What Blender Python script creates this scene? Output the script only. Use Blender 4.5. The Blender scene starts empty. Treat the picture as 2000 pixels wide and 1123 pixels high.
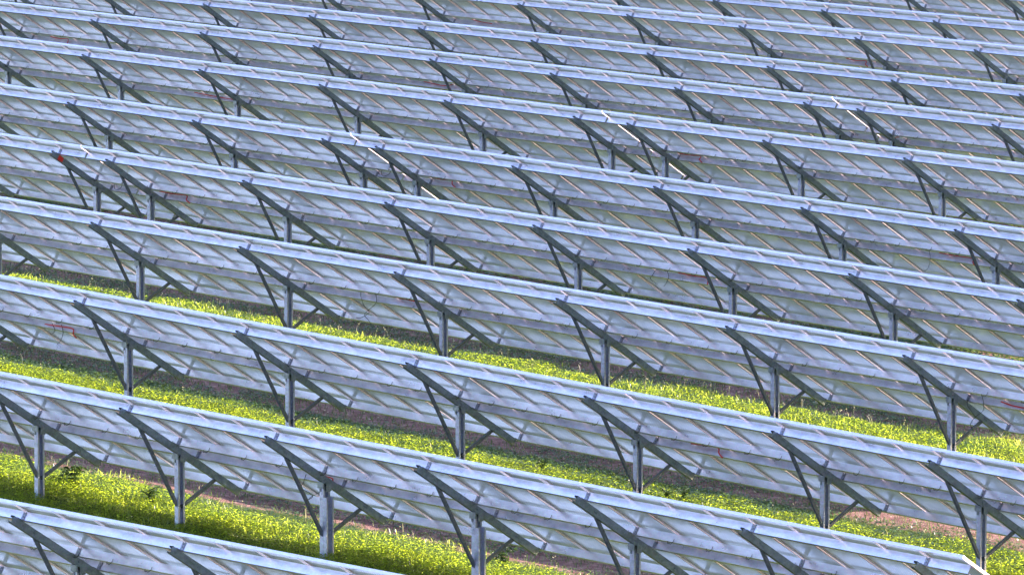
import bpy, math, random
import numpy as np
from mathutils import Matrix, Vector

random.seed(7)
rng = np.random.default_rng(11)
R = math.radians

# ------------------------------------------------------------------ camera, sky, sun, exposure
XO, YO, ZO = 90.0, -75.0, 13.3            # world offset of the viewpoint
CA, SA = math.cos(0.811169), math.sin(0.811169)
PITCH = 0.122216
scene = bpy.context.scene
COL = scene.collection

cam_data = bpy.data.cameras.new("camera")
cam_data.sensor_width = 36.0
cam_data.lens = 14810.85 / 2000.0 * 36.0
cam_data.clip_start = 1.0
cam_data.clip_end = 6000.0
cam = bpy.data.objects.new("camera", cam_data)
COL.objects.link(cam)
right = Vector((CA, SA, 0))
fwd = Vector((-SA * math.cos(PITCH), CA * math.cos(PITCH), -math.sin(PITCH)))
up = right.cross(fwd)
cam.matrix_world = Matrix(((right.x, up.x, -fwd.x, XO), (right.y, up.y, -fwd.y, YO), (right.z, up.z, -fwd.z, ZO), (0, 0, 0, 1)))
scene.camera = cam

SUN_EL, SUN_AZ = R(19.6), R(33.0)          # azimuth from +Y towards +X
world = bpy.data.worlds.new("World")
scene.world = world
world.use_nodes = True
wn = world.node_tree
sky = wn.nodes.new("ShaderNodeTexSky")
sky.sky_type = 'NISHITA'
sky.sun_disc = False
sky.sun_elevation = SUN_EL
sky.sun_rotation = SUN_AZ
sky.altitude = 200.0
sky.ozone_density = 2.0
wn.links.new(sky.outputs[0], wn.nodes["Background"].inputs[0])
wn.nodes["Background"].inputs[1].default_value = 0.125

sun_data = bpy.data.lights.new("sun", 'SUN')
sun_data.energy = 4.8
sun_data.angle = R(0.53)
sun_data.color = (1.0, 0.93, 0.80)
sun = bpy.data.objects.new("sun", sun_data)
COL.objects.link(sun)
S = Vector((math.sin(SUN_AZ) * math.cos(SUN_EL), math.cos(SUN_AZ) * math.cos(SUN_EL), math.sin(SUN_EL)))
sun.rotation_euler = S.to_track_quat('Z', 'Y').to_euler()
sun.location = (0, 0, 60)

scene.view_settings.view_transform = 'Standard'
scene.view_settings.look = 'None'
scene.view_settings.gamma = 1.0
scene.view_settings.use_curve_mapping = False
scene.view_settings.exposure = 2.48
scene.view_settings.use_white_balance = True
scene.view_settings.white_balance_temperature = 6500
scene.view_settings.white_balance_tint = 28

# ------------------------------------------------------------------ layout data (row = [x of first rafter, y, z of rafter tip, slope])
EPS = 0.017171
ROWS = [[-58.2742, 48.3661, -11.6627, -0.0044], [-63.7186, 54.4584, -11.6996, 0.0087], [-71.8139, 60.6493, -11.757, 0.0143],
        [-78.371, 66.4975, -11.7766, 0.0068], [-86.2168, 72.4055, -11.8227, 0.0067], [-92.9601, 78.402, -11.9786, 0.0047],
        [-99.5988, 84.3418, -12.0272, -0.002], [-106.1469, 90.1058, -12.1855, -0.0049], [-109.75, 96.0011, -12.4612, -0.0058],
        [-107.1819, 101.9204, -12.6399, -0.0088], [-107.7362, 107.8762, -12.945, -0.0108], [-108.3287, 113.86, -13.063, -0.0044]]
ROWS = [(a + XO, y + YO, z + ZO, math.tan(EPS + e)) for a, y, z, e in ROWS]
MP = 0.61                                   # module pitch
TH = 0.5535124                              # tilt
CT, ST = math.cos(TH), math.sin(TH)
TIP_H = 1.40                                # rafter tip above ground
# tables: row, rafter positions in modules from the row's first rafter, group text, label
TABLES = [
    (0, [-8, -4, 0, 4, 8, 12], "nearest solar table, cut off by the bottom edge, only its top and upper rafters showing"),
    (1, [-8, -4, 0, 4, 8, 12, 16, 20], "second solar table from the front, over tall sunlit grass, free end at lower right"),
    (2, [-10, -5, 0, 5, 10, 15, 20, 24, 28], "third solar table from the front, unbroken, over brown soil and a bright grass strip"),
    (3, [-10, -5, 0, 5, 10, 15, 20, 25, 30], "fourth solar table from the front, long unbroken one with seeding grass below it"),
    (4, [-10, -5, 0], "solar table at far left whose end rafter carries a square red sticker"),
    (4, [2.02, 7.02, 12.02, 17.02, 22.02, 27.02, 32.02, 37.02], "long solar table starting just right of the red sticker, fifth row from the front"),
    (5, [-10, -5, 0, 5, 10], "sixth row solar table left of the gap that lies a third across the picture"),
    (5, [12.02, 17.02, 22.02, 27.02, 32.02, 37.02], "sixth row solar table right of the gap, with a red cord near its first rafter"),
    (6, [-10, -5, 0, 5, 10, 15, 20], "seventh row solar table left of the gap just right of the picture's middle"),
    (6, [22.02, 27.02, 32.02, 37.02], "seventh row solar table right of the gap, curled red cord by first rafter"),
    (7, [-10, -5, 0, 5, 10, 15, 20, 25, 30], "eighth row solar table, long one ending at the white gap in the upper right"),
    (7, [32.02, 37.02, 42.02], "short visible solar table at right edge, right of the white gap in the upper right"),
    (8, [-15, -10, -5, 0, 5, 10, 15, 20, 25, 30, 35, 40], "ninth row solar table, unbroken right across the upper part of the picture"),
    (9, [-25, -20, -15, -10, -5, 0, 5, 10, 15, 20, 25], "tenth row solar table, its posts hidden by the row in front"),
    (10, [-15, -10, -5, 0, 5, 10, 15, 20], "eleventh row solar table, top edge leaving the picture left of the upper right corner"),
    (11, [-10, -5, 0, 5, 10], "farthest solar table, only its lower part seen in the upper right corner"),
]

def sstep(a, b, v):
    t = np.clip((v - a) / (b - a), 0, 1)
    return t * t * (3 - 2 * t)

# terrain: smooth through the row feet
_ys = np.array([r[1] + 0.9 for r in ROWS])
def ground_z(x, y):
    x = np.asarray(x, float); y = np.asarray(y, float)
    xc = np.clip(x, -70, 80)
    zs = np.stack([r[2] - r[3] * (xc - r[0]) - TIP_H for r in ROWS])
    pos = np.interp(y, _ys, np.arange(len(_ys)))
    i = np.clip(np.floor(pos).astype(int), 0, len(ROWS) - 2)
    w = pos - i
    i0 = np.clip(i - 1, 0, len(ROWS) - 1); i3 = np.clip(i + 2, 0, len(ROWS) - 1)
    def pick(k):
        return np.take_along_axis(zs, k[None, ...], 0)[0]
    p0, p1, p2, p3 = pick(i0), pick(i), pick(i + 1), pick(i3)
    z = 0.5 * ((2 * p1) + (p2 - p0) * w + (2 * p0 - 5 * p1 + 4 * p2 - p3) * w ** 2 + (3 * p1 - p0 - 3 * p2 + p3) * w ** 3)
    return z + 0.02 * np.sin(x * 1.7 + y * 0.9) * np.sin(y * 1.3 - x * 0.4)

def row_phase(y):
    """distance behind the nearest row in front (m) for world y"""
    y = np.asarray(y, float)
    ry = np.array([r[1] for r in ROWS])
    ry = np.concatenate([[ry[0] - 6 * k for k in range(8, 0, -1)], ry, [ry[-1] + 6 * k for k in range(1, 12)]])
    k = np.clip(np.searchsorted(ry, y) - 1, 0, len(ry) - 1)
    return y - ry[k]

# ------------------------------------------------------------------ materials
def new_mat(name):
    m = bpy.data.materials.new(name)
    m.use_nodes = True
    nt = m.node_tree
    return m, nt, nt.nodes["Principled BSDF"]

def noise(nt, scale, detail=4.0, rough=0.55, vec=None):
    n = nt.nodes.new("ShaderNodeTexNoise")
    n.inputs["Scale"].default_value = scale
    n.inputs["Detail"].default_value = detail
    n.inputs["Roughness"].default_value = rough
    if vec is not None:
        nt.links.new(vec, n.inputs["Vector"])
    return n

def ramp(nt, fac, stops):
    r = nt.nodes.new("ShaderNodeValToRGB")
    el = r.color_ramp.elements
    while len(el) < len(stops):
        el.new(0.5)
    for e, (p, c) in zip(el, stops):
        e.position = p
        e.color = (*c, 1)
    nt.links.new(fac, r.inputs[0])
    return r

def world_pos(nt):
    return nt.nodes.new("ShaderNodeNewGeometry").outputs["Position"]

def mapping(nt, vec, scale):
    m = nt.nodes.new("ShaderNodeMapping")
    m.inputs["Scale"].default_value = scale
    nt.links.new(vec, m.inputs["Vector"])
    return m.outputs[0]

def metal(name, c1, c2, rough=0.42, metallic=0.75, scale=9.0, bump=0.04):
    m, nt, b = new_mat(name)
    wp = world_pos(nt)
    n = noise(nt, scale, 5, 0.6, mapping(nt, wp, (1, 1.6, 2.2)))
    r = ramp(nt, n.outputs["Fac"], [(0.32, c1), (0.7, c2)])
    v = nt.nodes.new("ShaderNodeTexVoronoi")
    v.inputs["Scale"].default_value = 60
    nt.links.new(wp, v.inputs["Vector"])
    mx = nt.nodes.new("ShaderNodeMix"); mx.data_type = 'RGBA'; mx.blend_type = 'OVERLAY'
    mx.inputs[0].default_value = 0.18
    nt.links.new(r.outputs[0], mx.inputs[6]); nt.links.new(v.outputs["Color"], mx.inputs[7])
    hs = nt.nodes.new("ShaderNodeHueSaturation"); hs.inputs["Saturation"].default_value = 0.6
    nt.links.new(mx.outputs[2], hs.inputs["Color"])
    nt.links.new(hs.outputs[0], b.inputs["Base Color"])
    b.inputs["Metallic"].default_value = metallic
    rr = nt.nodes.new("ShaderNodeMapRange")
    rr.inputs[3].default_value = rough - 0.1; rr.inputs[4].default_value = rough + 0.12
    nt.links.new(n.outputs["Fac"], rr.inputs[0]); nt.links.new(rr.outputs[0], b.inputs["Roughness"])
    bp = nt.nodes.new("ShaderNodeBump"); bp.inputs["Strength"].default_value = bump; bp.inputs["Distance"].default_value = 0.02
    nt.links.new(n.outputs["Fac"], bp.inputs["Height"]); nt.links.new(bp.outputs[0], b.inputs["Normal"])
    return m

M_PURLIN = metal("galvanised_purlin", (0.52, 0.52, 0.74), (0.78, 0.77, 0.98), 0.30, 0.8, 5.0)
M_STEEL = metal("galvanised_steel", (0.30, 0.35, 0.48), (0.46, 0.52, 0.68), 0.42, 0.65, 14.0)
M_RAFTER = metal("shade_toned_rafter_steel", (0.16, 0.225, 0.245), (0.27, 0.36, 0.385), 0.34, 0.75, 10.0)  # under-table shade and green ground reflection put into the galvanised steel's colour
M_BRACE = metal("shade_toned_brace_steel", (0.10, 0.125, 0.14), (0.18, 0.21, 0.23), 0.45, 0.6, 14.0)  # same galvanised steel, colour darkened for the shade under the modules
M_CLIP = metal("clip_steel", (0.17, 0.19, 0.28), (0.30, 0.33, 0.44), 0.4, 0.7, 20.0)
M_FRAME = metal("anodised_frame", (0.62, 0.61, 0.72), (0.76, 0.75, 0.86), 0.34, 0.3, 12.0, 0.01)
M_RAIL = metal("warm_lit_frame_side", (0.50, 0.38, 0.33), (0.68, 0.55, 0.48), 0.34, 0.3, 12.0, 0.01)  # aluminium side members tinted tan, standing in for warm reflected light

def glass_mat():
    m, nt, b = new_mat("module_backsheet")
    geo = nt.nodes.new("ShaderNodeNewGeometry")
    n = noise(nt, 2.3, 4, 0.6, geo.outputs["Position"])
    w = nt.nodes.new("ShaderNodeTexWave")
    w.bands_direction = 'X'; w.inputs["Scale"].default_value = 8.0
    w.inputs["Distortion"].default_value = 0.0
    tc = nt.nodes.new("ShaderNodeTexCoord")
    nt.links.new(tc.outputs["Object"], w.inputs["Vector"])
    r = ramp(nt, n.outputs["Fac"], [(0.35, (0.42, 0.50, 0.49)), (0.68, (0.66, 0.74, 0.71))])
    mx = nt.nodes.new("ShaderNodeMix"); mx.data_type = 'RGBA'; mx.blend_type = 'MULTIPLY'
    mx.inputs[0].default_value = 0.55
    nt.links.new(r.outputs[0], mx.inputs[6]); nt.links.new(w.outputs["Color"], mx.inputs[7])
    nt.nodes.remove(b)
    out = nt.nodes["Material Output"]
    bp = nt.nodes.new("ShaderNodeBump"); bp.inputs["Strength"].default_value = 0.28; bp.inputs["Distance"].default_value = 0.004
    n2 = noise(nt, 26, 3, 0.55, geo.outputs["Position"])
    nt.links.new(n2.outputs["Fac"], bp.inputs["Height"])
    # milky see-through laminate: part of the light falling on the front scatters through
    df = nt.nodes.new("ShaderNodeBsdfDiffuse"); tr = nt.nodes.new("ShaderNodeBsdfTranslucent")
    nt.links.new(mx.outputs[2], df.inputs["Color"]); nt.links.new(mx.outputs[2], tr.inputs["Color"])
    ms = nt.nodes.new("ShaderNodeMixShader"); ms.inputs[0].default_value = 0.42
    nt.links.new(df.outputs[0], ms.inputs[1]); nt.links.new(tr.outputs[0], ms.inputs[2])
    # glass surface on top
    gl = nt.nodes.new("ShaderNodeBsdfGlossy"); gl.inputs["Roughness"].default_value = 0.17
    nt.links.new(bp.outputs[0], gl.inputs["Normal"])
    fr = nt.nodes.new("ShaderNodeFresnel"); fr.inputs["IOR"].default_value = 2.15
    nt.links.new(bp.outputs[0], fr.inputs["Normal"])
    ms2 = nt.nodes.new("ShaderNodeMixShader")
    nt.links.new(fr.outputs[0], ms2.inputs[0]); nt.links.new(ms.outputs[0], ms2.inputs[1]); nt.links.new(gl.outputs[0], ms2.inputs[2])
    nt.links.new(ms2.outputs[0], out.inputs[0])
    return m
M_GLASS = glass_mat()

# semi-transparent thin-film front: dark glossy glass that lets a share of the light pass
m, nt, b = new_mat("cell_front")
b.inputs["Base Color"].default_value = (0.012, 0.014, 0.022, 1); b.inputs["Roughness"].default_value = 0.06
tp = nt.nodes.new("ShaderNodeBsdfTransparent"); tp.inputs["Color"].default_value = (0.26, 0.33, 0.39, 1)
ms = nt.nodes.new("ShaderNodeMixShader"); ms.inputs[0].default_value = 0.42
nt.links.new(b.outputs[0], ms.inputs[1]); nt.links.new(tp.outputs[0], ms.inputs[2]); nt.links.new(ms.outputs[0], nt.nodes["Material Output"].inputs[0])
M_CELL = m
def plain(name, c, rough=0.5):
    m, nt, b = new_mat(name)
    n = noise(nt, 25, 3, 0.6, world_pos(nt))
    r = ramp(nt, n.outputs["Fac"], [(0.3, tuple(x * 0.8 for x in c)), (0.7, tuple(min(1, x * 1.15) for x in c))])
    nt.links.new(r.outputs[0], b.inputs["Base Color"])
    b.inputs["Roughness"].default_value = rough
    return m
M_BLACK = plain("black_cable", (0.012, 0.013, 0.018), 0.45)
M_RED = plain("red_cord", (0.60, 0.02, 0.018), 0.4)
M_STICKER = plain("red_sticker", (0.75, 0.03, 0.015), 0.5)

def leaf_mat(name, c, t, tmix=0.5, gloss=0.35):
    m = bpy.data.materials.new(name); m.use_nodes = True
    nt = m.node_tree; nt.nodes.clear()
    out = nt.nodes.new("ShaderNodeOutputMaterial")
    wp = nt.nodes.new("ShaderNodeNewGeometry")
    n = noise(nt, 2.0, 4, 0.7, wp.outputs["Position"])
    hs = nt.nodes.new("ShaderNodeHueSaturation")
    rnd = wp.outputs["Random Per Island"]
    mr = nt.nodes.new("ShaderNodeMapRange"); mr.inputs[3].default_value = 0.42; mr.inputs[4].default_value = 1.45
    nt.links.new(rnd, mr.inputs[0]); nt.links.new(mr.outputs[0], hs.inputs["Value"])
    mh = nt.nodes.new("ShaderNodeMapRange"); mh.inputs[3].default_value = 0.475; mh.inputs[4].default_value = 0.525
    nt.links.new(n.outputs["Fac"], mh.inputs[0]); nt.links.new(mh.outputs[0], hs.inputs["Hue"])
    hs2 = nt.nodes.new("ShaderNodeHueSaturation")
    nt.links.new(mr.outputs[0], hs2.inputs["Value"]); nt.links.new(mh.outputs[0], hs2.inputs["Hue"])
    hs.inputs["Color"].default_value = (*c, 1); hs2.inputs["Color"].default_value = (*t, 1)
    d = nt.nodes.new("ShaderNodeBsdfPrincipled"); d.inputs["Roughness"].default_value = 0.33
    d.inputs["Specular IOR Level"].default_value = gloss
    tr = nt.nodes.new("ShaderNodeBsdfTranslucent")
    nt.links.new(hs.outputs[0], d.inputs["Base Color"]); nt.links.new(hs2.outputs[0], tr.inputs["Color"])
    mx = nt.nodes.new("ShaderNodeMixShader"); mx.inputs[0].default_value = tmix
    nt.links.new(d.outputs[0], mx.inputs[1]); nt.links.new(tr.outputs[0], mx.inputs[2])
    nt.links.new(mx.outputs[0], out.inputs[0])
    return m
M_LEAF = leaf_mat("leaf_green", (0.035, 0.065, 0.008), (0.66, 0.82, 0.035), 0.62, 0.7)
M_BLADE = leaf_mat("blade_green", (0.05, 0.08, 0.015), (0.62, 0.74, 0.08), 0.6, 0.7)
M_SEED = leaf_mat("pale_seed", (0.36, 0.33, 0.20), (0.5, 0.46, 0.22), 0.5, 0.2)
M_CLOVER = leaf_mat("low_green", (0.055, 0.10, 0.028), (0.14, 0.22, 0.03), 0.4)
M_WEED = leaf_mat("weed_green", (0.035, 0.07, 0.02), (0.08, 0.14, 0.02), 0.3)

def ground_mat():
    m, nt, b = new_mat("field_ground")
    wp = world_pos(nt)
    at = nt.nodes.new("ShaderNodeAttribute"); at.attribute_name = "bare"
    n1 = noise(nt, 0.9, 6, 0.65, mapping(nt, wp, (0.55, 1.3, 1)))
    n2 = noise(nt, 7.0, 6, 0.7, wp)
    n3 = noise(nt, 38.0, 4, 0.7, wp)
    soil = ramp(nt, n2.outputs["Fac"], [(0.28, (0.11, 0.05, 0.042)), (0.5, (0.22, 0.115, 0.09)), (0.72, (0.40, 0.26, 0.20))])
    turf = ramp(nt, n3.outputs["Fac"], [(0.3, (0.025, 0.04, 0.010)), (0.55, (0.075, 0.11, 0.02)), (0.75, (0.16, 0.18, 0.05))])
    ad = nt.nodes.new("ShaderNodeMath"); ad.operation = 'MULTIPLY_ADD'
    nt.links.new(n1.outputs["Fac"], ad.inputs[0]); ad.inputs[1].default_value = 1.5
    nt.links.new(at.outputs["Fac"], ad.inputs[2])
    ad2 = nt.nodes.new("ShaderNodeMath"); ad2.operation = 'MULTIPLY_ADD'
    nt.links.new(n2.outputs["Fac"], ad2.inputs[0]); ad2.inputs[1].default_value = 0.6
    nt.links.new(ad.outputs[0], ad2.inputs[2])
    th = nt.nodes.new("ShaderNodeMapRange"); th.inputs[1].default_value = 1.25; th.inputs[2].default_value = 1.55
    nt.links.new(ad2.outputs[0], th.inputs[0])
    mx = nt.nodes.new("ShaderNodeMix"); mx.data_type = 'RGBA'
    nt.links.new(th.outputs[0], mx.inputs[0]); nt.links.new(turf.outputs[0], mx.inputs[6]); nt.links.new(soil.outputs[0], mx.inputs[7])
    nt.links.new(mx.outputs[2], b.inputs["Base Color"])
    b.inputs["Roughness"].default_value = 0.95
    b.inputs["Specular IOR Level"].default_value = 0.1
    bp = nt.nodes.new("ShaderNodeBump"); bp.inputs["Strength"].default_value = 0.9; bp.inputs["Distance"].default_value = 0.06
    nt.links.new(n3.outputs["Fac"], bp.inputs["Height"]); nt.links.new(bp.outputs[0], b.inputs["Normal"])
    return m
M_GROUND = ground_mat()

# ------------------------------------------------------------------ mesh helpers
def link(name, mesh, parent=None, loc=(0, 0, 0)):
    o = bpy.data.objects.new(name, mesh)
    o.location = loc
    COL.objects.link(o)
    if parent is not None:
        o.parent = parent
    return o

def mesh_from(name, verts, faces, mats, mi=None, smooth=False):
    me = bpy.data.meshes.new(name)
    me.from_pydata([tuple(v) for v in verts], [], faces)
    for mt in mats:
        me.materials.append(mt)
    if mi is not None:
        me.polygons.foreach_set("material_index", mi)
    if smooth:
        me.polygons.foreach_set("use_smooth", [True] * len(me.polygons))
    me.update()
    return me

class MB:
    def __init__(s): s.v = []; s.f = []; s.m = []
    def add(s, v, f, mi=0):
        o = len(s.v); s.v += [tuple(p) for p in v]
        s.f += [tuple(i + o for i in q) for q in f]; s.m += [mi] * len(f)
    def box(s, lo, hi, tf=None, mi=0):
        (x0, y0, z0), (x1, y1, z1) = lo, hi
        v = [(x0, y0, z0), (x1, y0, z0), (x1, y1, z0), (x0, y1, z0), (x0, y0, z1), (x1, y0, z1), (x1, y1, z1), (x0, y1, z1)]
        if tf: v = [tf(*p) for p in v]
        s.add(v, [(0, 3, 2, 1), (4, 5, 6, 7), (0, 1, 5, 4), (1, 2, 6, 5), (2, 3, 7, 6), (3, 0, 4, 7)], mi)
    def extrude(s, prof, p0, p1, mi=0):
        """prof: list of 2D pts; p0,p1: functions mapping (a,b) to 3D for both ends"""
        n = len(prof)
        v = [p0(a, b) for a, b in prof] + [p1(a, b) for a, b in prof]
        f = [(i, (i + 1) % n, n + (i + 1) % n, n + i) for i in range(n)]
        s.add(v, f, mi)
    def tube(s, pts, r, k=6, mi=0):
        pts = [Vector(p) for p in pts]; n = len(pts)
        v = []; f = []
        for i, p in enumerate(pts):
            t = (pts[min(i + 1, n - 1)] - pts[max(i - 1, 0)]).normalized()
            a = t.cross(Vector((0.13, 0.21, 0.97)))
            if a.length < 1e-3: a = t.cross(Vector((1, 0, 0)))
            a.normalize(); bb = t.cross(a)
            for j in range(k):
                w = 2 * math.pi * j / k
                v.append(p + a * (r * math.cos(w)) + bb * (r * math.sin(w)))
        for i in range(n - 1):
            for j in range(k):
                f.append((i * k + j, i * k + (j + 1) % k, (i + 1) * k + (j + 1) % k, (i + 1) * k + j))
        f.append(tuple(range(k - 1, -1, -1))); f.append(tuple((n - 1) * k + j for j in range(k)))
        s.add(v, f, mi)
    def mesh(s, name, mats, smooth=False):
        me = mesh_from(name, s.v, s.f, mats, s.m, smooth)
        return me

def cprof(w, h, t, lip):
    """closed outline of a C channel: web along b (0..h) at a=0, flanges to a=w, lips"""
    return [(0, 0), (w, 0), (w, lip), (w - t, lip), (w - t, t), (t, t), (t, h - t), (w - t, h - t), (w - t, h - lip), (w, h - lip), (w, h), (0, h)]

def un(u, n):
    """slope coordinates -> (y, z) from the rafter tip"""
    return (u * CT + n * ST, -u * ST + n * CT)

# ------------------------------------------------------------------ ground
def build_ground():
    fx = np.arange(-66, 44.01, 0.55)
    xs = np.concatenate([[-3000, -1200, -500, -250, -150, -100, -80], fx, [48, 60, 80, 120, 250, 600, 1500, 3000]])
    fy = np.arange(-33, 46.01, 0.24)
    ys = np.concatenate([[-3000, -1200, -400, -200, -110, -75, -55, -42], fy, [48, 54, 65, 90, 150, 300, 800, 3000]])
    X, Y = np.meshgrid(xs, ys)
    Z = ground_z(X, Y)
    inside = (X > -67) & (X < 45) & (Y > -34) & (Y < 47)
    Z = Z + np.where(inside, rng.normal(0, 0.008, X.shape), 0)
    far = np.maximum(np.maximum(np.abs(X) - 120, np.abs(Y) - 120), 0)
    Z = Z - 0.004 * far
    nx, ny = len(xs), len(ys)
    V = np.stack([X, Y, Z], -1).reshape(-1, 3)
    idx = np.arange(nx * ny).reshape(ny, nx)
    F = np.stack([idx[:-1, :-1], idx[:-1, 1:], idx[1:, 1:], idx[1:, :-1]], -1).reshape(-1, 4)
    me = np_mesh("ground", V, F, [M_GROUND])
    ph = row_phase(Y)
    bare = sstep(2.7, 3.2, ph) * (1 - 0.75 * sstep(4.5, 5.2, ph))
    bare = bare * np.where(inside, 1, 0.3)
    a = me.attributes.new("bare", 'FLOAT', 'POINT')
    a.data.foreach_set("value", bare.reshape(-1).astype(np.float32))
    me.polygons.foreach_set("use_smooth", np.ones(len(me.polygons), bool))
    o = link("ground", me)
    o["kind"] = "structure"; o["label"] = "field ground with brown soil strips and turf between the rows"
    return o

def np_mesh(name, V, F, mats, mi=None):
    me = bpy.data.meshes.new(name)
    k = F.shape[1]
    me.vertices.add(len(V)); me.vertices.foreach_set("co", V.astype(np.float32).ravel())
    me.loops.add(F.size); me.loops.foreach_set("vertex_index", F.astype(np.int32).ravel())
    me.polygons.add(len(F)); me.polygons.foreach_set("loop_start", np.arange(0, F.size, k, dtype=np.int32))
    for mt in mats: me.materials.append(mt)
    if mi is not None: me.polygons.foreach_set("material_index", mi.astype(np.int32))
    me.update(calc_edges=True)
    return me
build_ground()

# ------------------------------------------------------------------ solar tables
U_P = (0.10, 0.94, 1.275, 2.11)             # purlin webs down the slope
N0, N1 = 0.082, 0.176                       # purlin foot and head
GL, FLG, FH = 1.162, 0.030, 0.034           # module length, frame flange, frame height
TIER = (-0.066, 1.109)                      # upper edge of both tiers

def frame_mesh(sl):
    w = 0.5900; b = MB()
    def tf(x, u, n): y, z = un(u, n); return (x, y, z - sl * x)
    f = FLG
    for lo, hi, mi in (((0, f), (f, GL - f), 1), ((w - f, f), (w, GL - f), 1), ((-0.0085, 0), (w + 0.0085, f), 0), ((-0.0085, GL - f), (w + 0.0085, GL), 0)):
        b.box((lo[0], lo[1], 0), (hi[0], hi[1], FH), tf, mi)
    return b.mesh("frame", [M_FRAME, M_RAIL])

def module_mesh(sl):
    w = 0.5900; b = MB()
    def tf(x, u, n): y, z = un(u, n); return (x, y, z - sl * x)
    b.box((FLG - 0.008, FLG - 0.008, 0.017), (w - FLG + 0.008, GL - FLG + 0.008, 0.025), tf)
    b.m = [0, 1, 0, 0, 0, 0]
    return b.mesh("solar_module", [M_GLASS, M_CELL])

def make_rafter():
    b = MB(); W = 0.05
    prof = cprof(W, 0.08, 0.004, 0.018)
    def at(u): return lambda a, bb: (0.02 - a, *un(u, bb))
    # web faces +X, open towards -X
    b.extrude(prof, at(0.0), at(2.09))
    for u in (0.30, 0.34, 1.70, 1.74, 1.02):       # bolt heads on the web
        y, z = un(u, 0.045); b.box((0.02, y - 0.009, z - 0.009), (0.030, y + 0.009, z + 0.009))
    return b.mesh("rafter", [M_RAFTER])

POST_Y = 0.93
def make_post(h=1.75):
    b = MB(); prof = cprof(0.062, 0.10, 0.005, 0.024)
    z1 = -0.585
    def at(z): return lambda a, bb: (-0.062 + a, POST_Y - 0.05 + bb, z)
    b.extrude(prof, at(z1 - h + 0.585), at(z1))
    for z in (-0.66, -0.72, -1.13):
        b.box((-0.04, POST_Y - 0.056, z - 0.008), (-0.024, POST_Y - 0.05, z + 0.008))
    return b.mesh("post", [M_STEEL])

def make_sleeve():
    b = MB(); prof = cprof(0.05, 0.108, 0.004, 0.02)
    def at(z): return lambda a, bb: (0.004 + a, POST_Y - 0.054 + bb, z)
    b.extrude(prof, at(-1.7), at(-0.70))
    return b.mesh("post_sleeve", [M_STEEL])

def make_head():
    b = MB()
    y, z = un(1.06, 0.0)
    b.box((-0.055, POST_Y - 0.062, -0.64), (-0.034, POST_Y + 0.06, -0.50))
    b.box((-0.07, POST_Y - 0.075, -0.60), (0.0205, POST_Y - 0.056, -0.53))
    b.box((0.021, POST_Y - 0.03, -0.635), (0.026, POST_Y + 0.045, -0.535))
    return b.mesh("post_head", [M_RAFTER])

def make_brace(p, q, x):
    b = MB(); y0, z0 = p; y1, z1 = q
    d = Vector((0, y1 - y0, z1 - z0)).normalized(); s = Vector((0, -d.z, d.y)); w = 0.017
    prof = cprof(0.034, 0.034, 0.004, 0.008)
    def at(y, z): return lambda a, bb: (x - a, y + s.y * (bb - w), z + s.z * (bb - w))
    b.extrude(prof, at(y0, z0), at(y1, z1))
    return b.mesh("brace", [M_BRACE])

def make_clip(u):
    b = MB()
    def tf(x, uu, n): y, z = un(uu, n); return (x, y, z)
    b.box((0.022, u - 0.008, 0.0825), (0.030, u - 0.003, 0.170), tf)
    b.box((0.060, u - 0.008, 0.0825), (0.068, u - 0.003, 0.170), tf)
    b.box((0.030, u - 0.0065, 0.0830), (0.060, u - 0.0025, 0.166), tf)
    b.box((0.038, u - 0.016, 0.110), (0.052, u - 0.0065, 0.124), tf)
    b.box((0.038, u - 0.016, 0.140), (0.052, u - 0.0065, 0.152), tf)
    b.box((-0.03, u - 0.045, 0.0802), (0.0195, u - 0.004, 0.088), tf)
    return b.mesh("purlin_clip", [M_CLIP])

def make_loop():
    b = MB(); pts = []
    u = U_P[1] - 0.004
    for t in np.linspace(0, 1, 11):
        x = -0.04 + 0.08 * t
        n = 0.082 - 0.020 * math.sin(math.pi * t) - 0.016 * abs(math.sin(2 * math.pi * t))
        pts.append((x, *un(u - 0.01 * math.sin(3 * t), n)))
    pts.append((0.044, *un(u - 0.006, 0.115)))
    b.tube(pts, 0.0034, 4)
    return b.mesh("cable_loop", [M_BLACK], True)

RAFTER = make_rafter(); POST = make_post(); SLEEVE = make_sleeve(); HEAD = make_head(); LOOP = make_loop()
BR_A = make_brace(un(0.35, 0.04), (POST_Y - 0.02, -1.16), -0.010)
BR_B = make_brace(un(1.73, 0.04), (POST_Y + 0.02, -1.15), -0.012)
CLIPS = [make_clip(u) for u in U_P]

def purlin_mesh(x0, x1, sl, u, w=0.045):
    prof = cprof(w, N1 - N0, 0.003, 0.014)
    b = MB()
    def at(x): return lambda a, bb: (x, un(u + a, N0 + bb)[0], un(u + a, N0 + bb)[1] - sl * x)
    b.extrude(prof, at(x0), at(x1))
    return b.mesh("purlin", [M_PURLIN])

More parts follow.
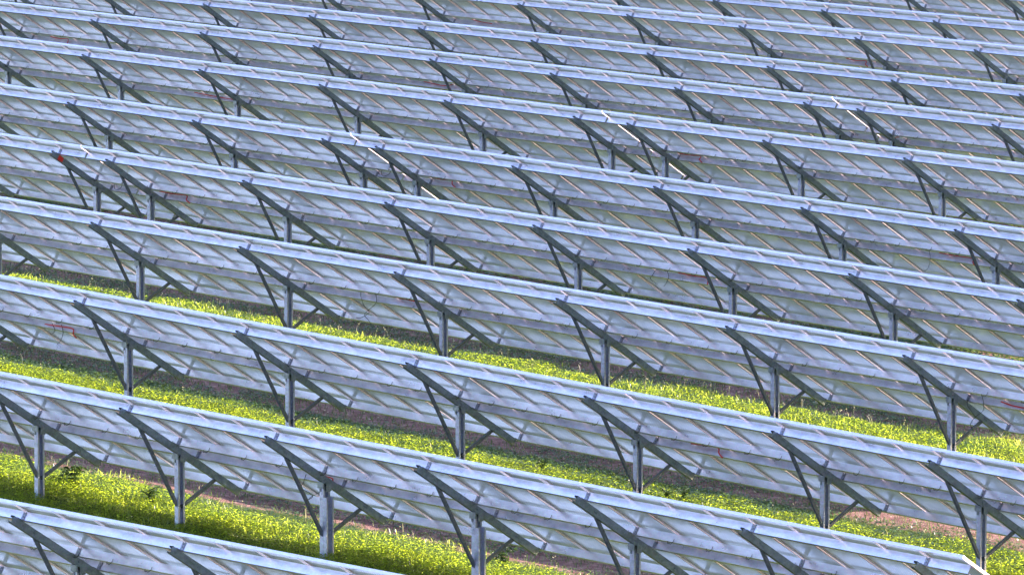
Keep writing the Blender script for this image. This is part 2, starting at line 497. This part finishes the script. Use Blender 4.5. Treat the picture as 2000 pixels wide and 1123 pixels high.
MOD = [(module_mesh(r[3]), frame_mesh(r[3])) for r in ROWS]
TABLE_OBJ = {}
for ti, (ri, ks, label) in enumerate(TABLES):
    ax, ry, rz, sl = ROWS[ri]
    x_first = ax + ks[0] * MP; x_last = ax + ks[-1] * MP
    z_first = rz - sl * (x_first - ax)
    base = Vector((x_first, ry + POST_Y, float(ground_z(x_first, ry + POST_Y))))
    root = bpy.data.objects.new("solar_table", None)
    root.empty_display_size = 0.5
    root.location = base
    COL.objects.link(root)
    root["label"] = label; root["category"] = "solar table"; root["group"] = "rows of solar tables in the field"
    TABLE_OBJ[ti] = root
    off = Vector((0, -POST_Y, z_first - base.z))      # rafter tip of the first frame in the empty's space
    nmod = int(round((x_last - x_first) / MP)) + 2
    xs0 = -MP + 0.03                                    # first module's left edge relative to the first rafter
    length0, length1 = xs0 + 0.01, xs0 + nmod * MP - 0.02
    for u in U_P:
        link("purlin", purlin_mesh(length0, length1, sl, u), root, off)
    mm, fm = MOD[ri]
    for tier in TIER:
        ty, tz = un(tier, N1 + 0.001)
        for i in range(nmod):
            x = xs0 + i * MP + 0.006 + random.uniform(-0.0006, 0.0006)
            mo = link("solar_module", mm, root, off + Vector((x, ty, tz - sl * x)))
            mo.rotation_euler = (random.gauss(0, 0.0012), random.gauss(0, 0.0006), 0)
            link("frame", fm, mo)
    for k in ks:
        x = (k - ks[0]) * MP
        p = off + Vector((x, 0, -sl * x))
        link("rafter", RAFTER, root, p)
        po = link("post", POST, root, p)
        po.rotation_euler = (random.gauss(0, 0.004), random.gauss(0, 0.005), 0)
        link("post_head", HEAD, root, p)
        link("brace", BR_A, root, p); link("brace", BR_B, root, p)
        for c in CLIPS:
            link("purlin_clip", c, root, p)
        if ri == 1 and k in (4, 8):
            link("post_sleeve", SLEEVE, root, p)
        if ri == 4 and k == 0 and len(ks) == 3:
            bm = MB()
            def tf(xx, u, n): y, z = un(u, n); return (xx, y, z)
            bm.box((0.0202, 0.13, 0.004), (0.0216, 0.235, 0.076), tf)
            st = link("sticker", bm.mesh("sticker", [M_STICKER]), root, p); st["label"] = "square red sticker on the rafter"
    if ri <= 8:
        for i in range(1, nmod):
            x = xs0 + i * MP + random.uniform(-0.12, 0.02)
            lp = link("cable_loop", LOOP, root, off + Vector((x, 0, -sl * x)))
            s = random.uniform(0.75, 1.25); lp.scale = (s, 1, 1)

# ------------------------------------------------------------------ cords and loose cables hung on the rear purlins
F_PX = 14810.85
def pix_on_y(px, py, y):
    xc = (px - 1000) / F_PX; upv = -(py - 561.5) / F_PX
    yy = math.cos(PITCH) + upv * math.sin(PITCH); zz = -math.sin(PITCH) + upv * math.cos(PITCH)
    d = Vector((xc * CA - yy * SA, xc * SA + yy * CA, zz))
    t = (y - YO) / d.y
    return Vector((XO, YO, ZO)) + d * t

def smooth_path(pts, n=6):
    P = [pts[0]] + list(pts) + [pts[-1]]; out = []
    for i in range(1, len(P) - 2):
        for t in np.linspace(0, 1, n, endpoint=False):
            a, b, c, d = P[i - 1], P[i], P[i + 1], P[i + 2]
            out.append(0.5 * ((2 * b) + (c - a) * t + (2 * a - 5 * b + 4 * c - d) * t * t + (3 * b - a - 3 * c + d) * t ** 3))
    out.append(P[-1]); return out

CORDS = [
    (1, [(628, 927), (640, 931), (649, 934), (650, 940)], "short red cord at the post head of the second table, above tall grass"),
    (2, [(1350, 866), (1375, 869), (1402, 874), (1404, 884), (1411, 894)], "orange red cord with hooked end on the third table, right of centre"),
    (2, [(88, 633), (115, 637), (142, 642), (143, 652), (149, 660)], "red cord with hooked end on the third table, near the left edge"),
    (3, [(757, 577), (785, 583), (818, 590)], "red cord running to a strut on the fourth table, left of centre"),
    (3, [(1955, 784), (1978, 792), (2004, 797)], "red cord on the fourth table at the right edge"),
    (4, [(312, 374), (338, 379), (364, 382), (364, 391), (371, 397)], "red cord with hooked end right of the red sticker"),
    (4, [(1325, 533), (1355, 539), (1380, 543), (1382, 556)], "red cord ending at a strut in the fifth row, right of centre"),
    (5, [(845, 347), (865, 351), (882, 352), (883, 360), (889, 366)], "red cord with hooked end in the sixth row near the gap"),
    (5, [(1835, 494), (1868, 500), (1899, 505), (1900, 513), (1905, 519)], "red cord with hooked end in the sixth row near the right edge"),
    (6, [(1318, 297), (1342, 303), (1368, 305), (1366, 312), (1371, 318)], "curled red cord in the seventh row right of the gap"),
    (6, [(380, 181), (415, 188), (455, 195)], "red cord in the seventh row at upper left"),
    (7, [(1712, 262), (1730, 264), (1742, 269), (1756, 268)], "red cord bundle in the eighth row right of the white gap"),
    (7, [(98, 72), (116, 76), (133, 77), (130, 88)], "red cord with hooked end in the eighth row near the upper left corner"),
    (7, [(828, 160), (850, 165), (868, 168), (884, 166)], "red cord in the eighth row, left of centre near the top"),
    (9, [(1652, 114), (1672, 119), (1692, 120), (1690, 126), (1695, 131)], "red cord with rounded hook in the tenth row at upper right"),
    (9, [(922, 39), (942, 44), (961, 47)], "red cord in the tenth row at the top of the picture"),
]
for ri, pts, label in CORDS:
    y = ROWS[ri][1] + un(U_P[2], 0.13)[0] - 0.035
    P = [pix_on_y(px, py, y - (0.0 if i < len(pts) - 1 else 0.01)) for i, (px, py) in enumerate(pts)]
    c0 = P[0].copy()
    b = MB(); b.tube([p - c0 for p in smooth_path(P)], 0.0085, 6)
    o = link("red_cord", b.mesh("red_cord", [M_RED], True), None, c0)
    o["label"] = label; o["category"] = "cord"; o["group"] = "red cords on the tables"

CABLES = [
    (1, [(598, 926), (590, 942), (590, 952), (605, 962), (608, 970), (600, 978), (604, 990), (616, 999), (628, 1003)], "looping black cable hanging beside a post of the second table"),
    (1, [(628, 955), (620, 962), (610, 969), (602, 977)], "short black cable crossing the looped one at the second table's post"),
    (2, [(102, 632), (105, 645), (104, 652)], "short black cable hanging under the third table near the left edge"),
    (2, [(120, 634), (121, 650), (120, 664), (113, 672)], "black cable hanging straight down left of the hooked red cord"),
    (3, [(705, 570), (703, 580), (712, 596), (720, 606), (718, 612), (704, 621), (698, 620)], "black cable hanging in a curl below the fourth table, left of centre"),
    (3, [(733, 570), (733, 590), (725, 602), (713, 614), (718, 626), (728, 640)], "second black cable hanging below the fourth table beside the curled one"),
    (3, [(1919, 775), (1919, 800), (1905, 815), (1897, 828), (1899, 842)], "long loose black cable hanging at the right end of the fourth table"),
    (3, [(1892, 776), (1887, 790), (1901, 806), (1907, 815)], "bowed black cable beside a post of the fourth table near the right edge"),
    (4, [(1280, 528), (1273, 537), (1272, 545), (1285, 555)], "thin black cable bowing below the fifth row, right of centre"),
    (4, [(1302, 526), (1304, 540), (1303, 552), (1297, 560)], "thin black cable hanging left of a red cord in the fifth row"),
    (5, [(1815, 489), (1815, 505), (1814, 523), (1806, 530)], "thin black cable hanging in the sixth row near the right edge"),
    (4, [(224, 355), (222, 362), (226, 370), (236, 368), (238, 358)], "black cable coil in the gap right of the red sticker"),
    (5, [(745, 333), (744, 342), (752, 344), (761, 340), (763, 330)], "black cable coil at the gap of the sixth row"),
]
for ri, pts, label in CABLES:
    y = ROWS[ri][1] + un(U_P[2], 0.13)[0] - 0.045
    P = [pix_on_y(px, py, y) for (px, py) in pts]
    for i, p in enumerate(P): p.y += 0.02 * math.sin(i * 1.9)
    c0 = P[0].copy()
    b = MB(); b.tube([p - c0 for p in smooth_path(P, 5)], 0.004, 4)
    o = link("hanging_cable", b.mesh("hanging_cable", [M_BLACK], True), None, c0)
    o["label"] = label; o["category"] = "cable"; o["group"] = "loose cables under the tables"

# ------------------------------------------------------------------ vegetation
def x_range(ri):
    y = ROWS[ri][1] + 2.5
    z = ROWS[ri][2] - 1.4
    a = []
    for px in (-330, 2330):
        xc = (px - 1000) / F_PX
        dx, dy = xc * CA - SA, xc * SA + CA
        a.append(XO + dx * (y - YO) / dy)
    return min(a), max(a)

def vnoise(x, y, s, seed):
    """cheap smooth value noise"""
    r = np.random.default_rng(seed).random((64, 64))
    u, v = x / s, y / s
    i, j = np.floor(u).astype(int), np.floor(v).astype(int)
    a, b = u - i, v - j
    a = a * a * (3 - 2 * a); b = b * b * (3 - 2 * b)
    g = lambda p, q: r[p % 64, q % 64]
    return (g(i, j) * (1 - a) + g(i + 1, j) * a) * (1 - b) + (g(i, j + 1) * (1 - a) + g(i + 1, j + 1) * a) * b

def scatter(ri, dens, y0, y1):
    xa, xb = x_range(ri); y0 += ROWS[ri][1]; y1 += ROWS[ri][1]
    n = int((xb - xa) * (y1 - y0) * dens)
    return rng.uniform(xa, xb, n), rng.uniform(y0, y1, n)

VV, FF, MI = [], [], []
vcount = 0
def push(V, F, mi):
    global vcount
    VV.append(V.reshape(-1, 3)); FF.append(F + vcount); MI.append(np.full(len(F), mi)); vcount += V.size // 3

def leaves(x, y, z, size, mi, lift=0.6):
    """small leaf rhombs, two triangles each"""
    n = len(x)
    az = rng.uniform(0, 2 * np.pi, n); ti = rng.uniform(-0.35, 1.1, n) * lift
    d = np.stack([np.cos(az) * np.cos(ti), np.sin(az) * np.cos(ti), np.sin(ti)], -1)
    s = np.stack([-np.sin(az), np.cos(az), rng.uniform(-0.5, 0.5, n)], -1)
    P = np.stack([x, y, z], -1); L = (size * rng.uniform(0.6, 1.35, n))[:, None]; W = L * rng.uniform(0.3, 0.5, n)[:, None]
    V = np.stack([P, P + d * L * 0.5 + s * W, P + d * L - np.array([0, 0, 0.12]) * L, P + d * L * 0.5 - s * W], 1)
    i = np.arange(n)[:, None] * 4
    push(V, np.concatenate([i + [0, 1, 2], i + [0, 2, 3]]), mi)

def blades(x, y, z, h, w, mi, bend=0.5):
    n = len(x)
    az = rng.uniform(0, 2 * np.pi, n)
    h = h * rng.uniform(0.55, 1.25, n)
    bx = np.cos(az) * h * bend * rng.uniform(0.2, 1.2, n); by = np.sin(az) * h * bend * rng.uniform(0.2, 1.2, n)
    sx, sy = -np.sin(az) * w, np.cos(az) * w
    P0 = np.stack([x - sx, y - sy, z], -1); P1 = np.stack([x + sx, y + sy, z], -1)
    Q0 = np.stack([x + bx * 0.35 - sx * .8, y + by * 0.35 - sy * .8, z + h * 0.62], -1)
    Q1 = np.stack([x + bx * 0.35 + sx * .8, y + by * 0.35 + sy * .8, z + h * 0.62], -1)
    T = np.stack([x + bx, y + by, z + h * rng.uniform(0.8, 1.0, n)], -1)
    V = np.stack([P0, P1, Q1, Q0, T], 1)
    i = np.arange(n)[:, None] * 5
    push(V, np.concatenate([i + [0, 1, 2], i + [0, 2, 3], i + [3, 2, 4]]), mi)
    return T

def profile(ph, n1, edge0, edge1, jag=0.35):
    """1 in the overgrown strip near the row, falling to 0 in the aisle"""
    e = (n1 - 0.5) * 2 * jag
    return 1 - sstep(edge0, edge1, ph + e)

# strip height / density per row: (row, leaf density, blade density, height, far edges, seed heads)
STRIPS = [(1, 5200, 160, 0.10, (2.35, 2.85), 4), (2, 5200, 90, 0.055, (2.2, 2.7), 1.5), (3, 4600, 420, 0.085, (2.6, 3.1), 9),
          (4, 900, 160, 0.06, (2.6, 3.2), 0), (5, 900, 140, 0.07, (2.6, 3.2), 0), (6, 900, 140, 0.07, (2.6, 3.2), 0), (7, 700, 120, 0.07, (2.6, 3.2), 0), (8, 500, 80, 0.07, (2.6, 3.2), 0)]
for ri, ld, bd, hh, (e0, e1), seeds in STRIPS:
    y00 = {1: 0.3, 2: 0.9, 3: 0.9}.get(ri, 1.0)
    ry = ROWS[ri][1]
    for rep in range(2):
        x, y = scatter(ri, ld * 0.5, y00, 3.8)
        ph = y - ry
        nz = vnoise(x, y, 0.7, 3 + ri); nh = vnoise(x, y, 0.35, 9 + ri); big = vnoise(x, y, 2.1, 21 + ri)
        pr = profile(ph, nz, e0, e1)
        keep = rng.random(len(x)) < pr * (0.45 + 0.55 * sstep(0.15, 0.5, nh))
        x, y, pr, nh, big = x[keep], y[keep], pr[keep], nh[keep], big[keep]
        top = hh * (0.45 + 0.6 * nh + 0.5 * big) * (0.45 + 0.55 * pr)
        z = ground_z(x, y) + top * np.sqrt(rng.random(len(x))) - 0.01
        leaves(x, y, z, 0.023 if ri < 4 else 0.085, 0)
    x, y = scatter(ri, bd, y00, 3.9)
    ph = y - ry
    nz = vnoise(x, y, 0.7, 3 + ri); nh = vnoise(x, y, 0.9, 33 + ri)
    pr = profile(ph, nz, e0 + 0.1, e1 + 0.15)
    keep = rng.random(len(x)) < pr * (0.35 + 0.65 * nh)
    x, y, pr, nh = x[keep], y[keep], pr[keep], nh[keep]
    blades(x, y, ground_z(x, y) - 0.01, hh * (0.9 + 0.8 * nh) * (0.6 + 0.4 * pr), 0.0045 if ri < 4 else 0.008, 1, 0.7)
    if seeds:
        x, y = scatter(ri, seeds, y00 + 0.6, 3.9)
        ph = y - ry
        keep = rng.random(len(x)) < np.exp(-((ph - e1 + 0.25) / 0.55) ** 2)
        x, y = x[keep], y[keep]
        T = blades(x, y, ground_z(x, y), hh * 1.9, 0.0035, 2, 0.35)
        for q in range(5):
            leaves(T[:, 0] + rng.normal(0, 0.012, len(x)), T[:, 1] + rng.normal(0, 0.012, len(x)), T[:, 2] + rng.uniform(-0.06, 0.015, len(x)), 0.02, 2, 1.2)
me = np_mesh("grass", np.concatenate(VV), np.concatenate(FF), [M_LEAF, M_BLADE, M_SEED], np.concatenate(MI))
g = link("grass", me); g["kind"] = "stuff"; g["label"] = "bright sunlit grass and herbs growing along the rows"; g["category"] = "grass"

# low clover and stubble in the aisles
VV, FF, MI = [], [], []; vcount = 0
for ri, dens in ((1, 1000), (2, 1300), (3, 1500), (4, 900), (5, 300), (6, 200), (0, 300)):
    ry = ROWS[ri][1]
    x, y = scatter(ri, dens, 2.0, 5.9)
    ph = y - ry
    n1 = vnoise(x * 0.55, y * 1.25, 0.55, 51 + ri); n2 = vnoise(x, y, 0.22, 71 + ri)
    lim = 0.74 - 0.40 * sstep(4.2, 4.9, ph) - 0.4 * (1 - sstep(2.7, 3.15, ph)) - {1: 0.08, 2: 0.15, 3: 0.26}.get(ri, 0.25)
    keep = (n1 * 0.75 + n2 * 0.35 > lim) & (rng.random(len(x)) < 0.85)
    x, y, n1, n2 = x[keep], y[keep], n1[keep], n2[keep]
    z = ground_z(x, y) + 0.07 * rng.random(len(x)) * (0.4 + n2) + 0.004
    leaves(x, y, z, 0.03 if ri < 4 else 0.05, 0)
    x, y = scatter(ri, dens * 0.12, 2.5, 5.9)
    blades(x, y, ground_z(x, y) - 0.005, 0.07, 0.004, 0, 0.9)
    x, y = scatter(ri, 25, 2.8, 5.6)
    leaves(x, y, ground_z(x, y) + 0.012, 0.035, 1, 0.15)
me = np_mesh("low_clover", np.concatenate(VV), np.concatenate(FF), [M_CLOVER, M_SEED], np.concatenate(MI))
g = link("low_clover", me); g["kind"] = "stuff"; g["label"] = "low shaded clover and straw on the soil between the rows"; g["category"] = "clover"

# single tall weeds
WEEDS = [(1, 146, 955, 0.34, "tall dark bushy weed in the bright grass at lower left"), (1, 120, 950, 0.26, "thin bowed dark weed left of the bushy one at lower left"),
         (1, 298, 985, 0.26, "dark bowed weed left of the second post at lower left"), (1, 985, 1112, 0.30, "dark weed at the bottom edge right of a post, near the centre"),
         (2, 1060, 918, 0.18, "small dark weed in the bright strip below the third table"), (2, 1335, 975, 0.18, "dark spreading weed in the bright strip right of a post"),
         (2, 1303, 974, 0.15, "small dark weed left of the spreading one in the bright strip")]
def ray_ground(px, py, ri):
    p = pix_on_y(px, py, ROWS[ri][1] + 1.0)
    for _ in range(300):
        q = pix_on_y(px, py, p.y + 0.02)
        if q.z <= float(ground_z(q.x, q.y)): return q
        p = q
    return p
for ri, px, py, h, label in WEEDS:
    p = ray_ground(px, py, ri)
    root = bpy.data.objects.new("tall_weed", None); root.location = (p.x, p.y, float(ground_z(p.x, p.y))); COL.objects.link(root)
    root["label"] = label; root["category"] = "weed"; root["group"] = "tall weeds in the grass"
    b = MB(); lf = MB()
    for s in range(6):
        az = random.uniform(0, 6.28); r = h * random.uniform(0.15, 0.5); hh = h * random.uniform(0.6, 1.1)
        pts = []
        for t in np.linspace(0, 1, 6):
            pts.append((math.cos(az) * r * t ** 1.6, math.sin(az) * r * t ** 1.6, hh * (t - 0.22 * t ** 3)))
        b.tube(pts, 0.004, 4)
        for q in pts[1:]:
            for _ in range(4):
                a2 = random.uniform(0, 6.28); L = h * random.uniform(0.12, 0.26)
                c, sn = math.cos(a2), math.sin(a2)
                v = [q, (q[0] + c * L * .5 - sn * L * .18, q[1] + sn * L * .5 + c * L * .18, q[2] + L * .15), (q[0] + c * L, q[1] + sn * L, q[2] - L * .25), (q[0] + c * L * .5 + sn * L * .18, q[1] + sn * L * .5 - c * L * .18, q[2] + L * .15)]
                lf.add(v, [(0, 1, 2), (0, 2, 3)])
    link("stem", b.mesh("stem", [M_WEED]), root); link("leaves", lf.mesh("leaves", [M_WEED]), root)
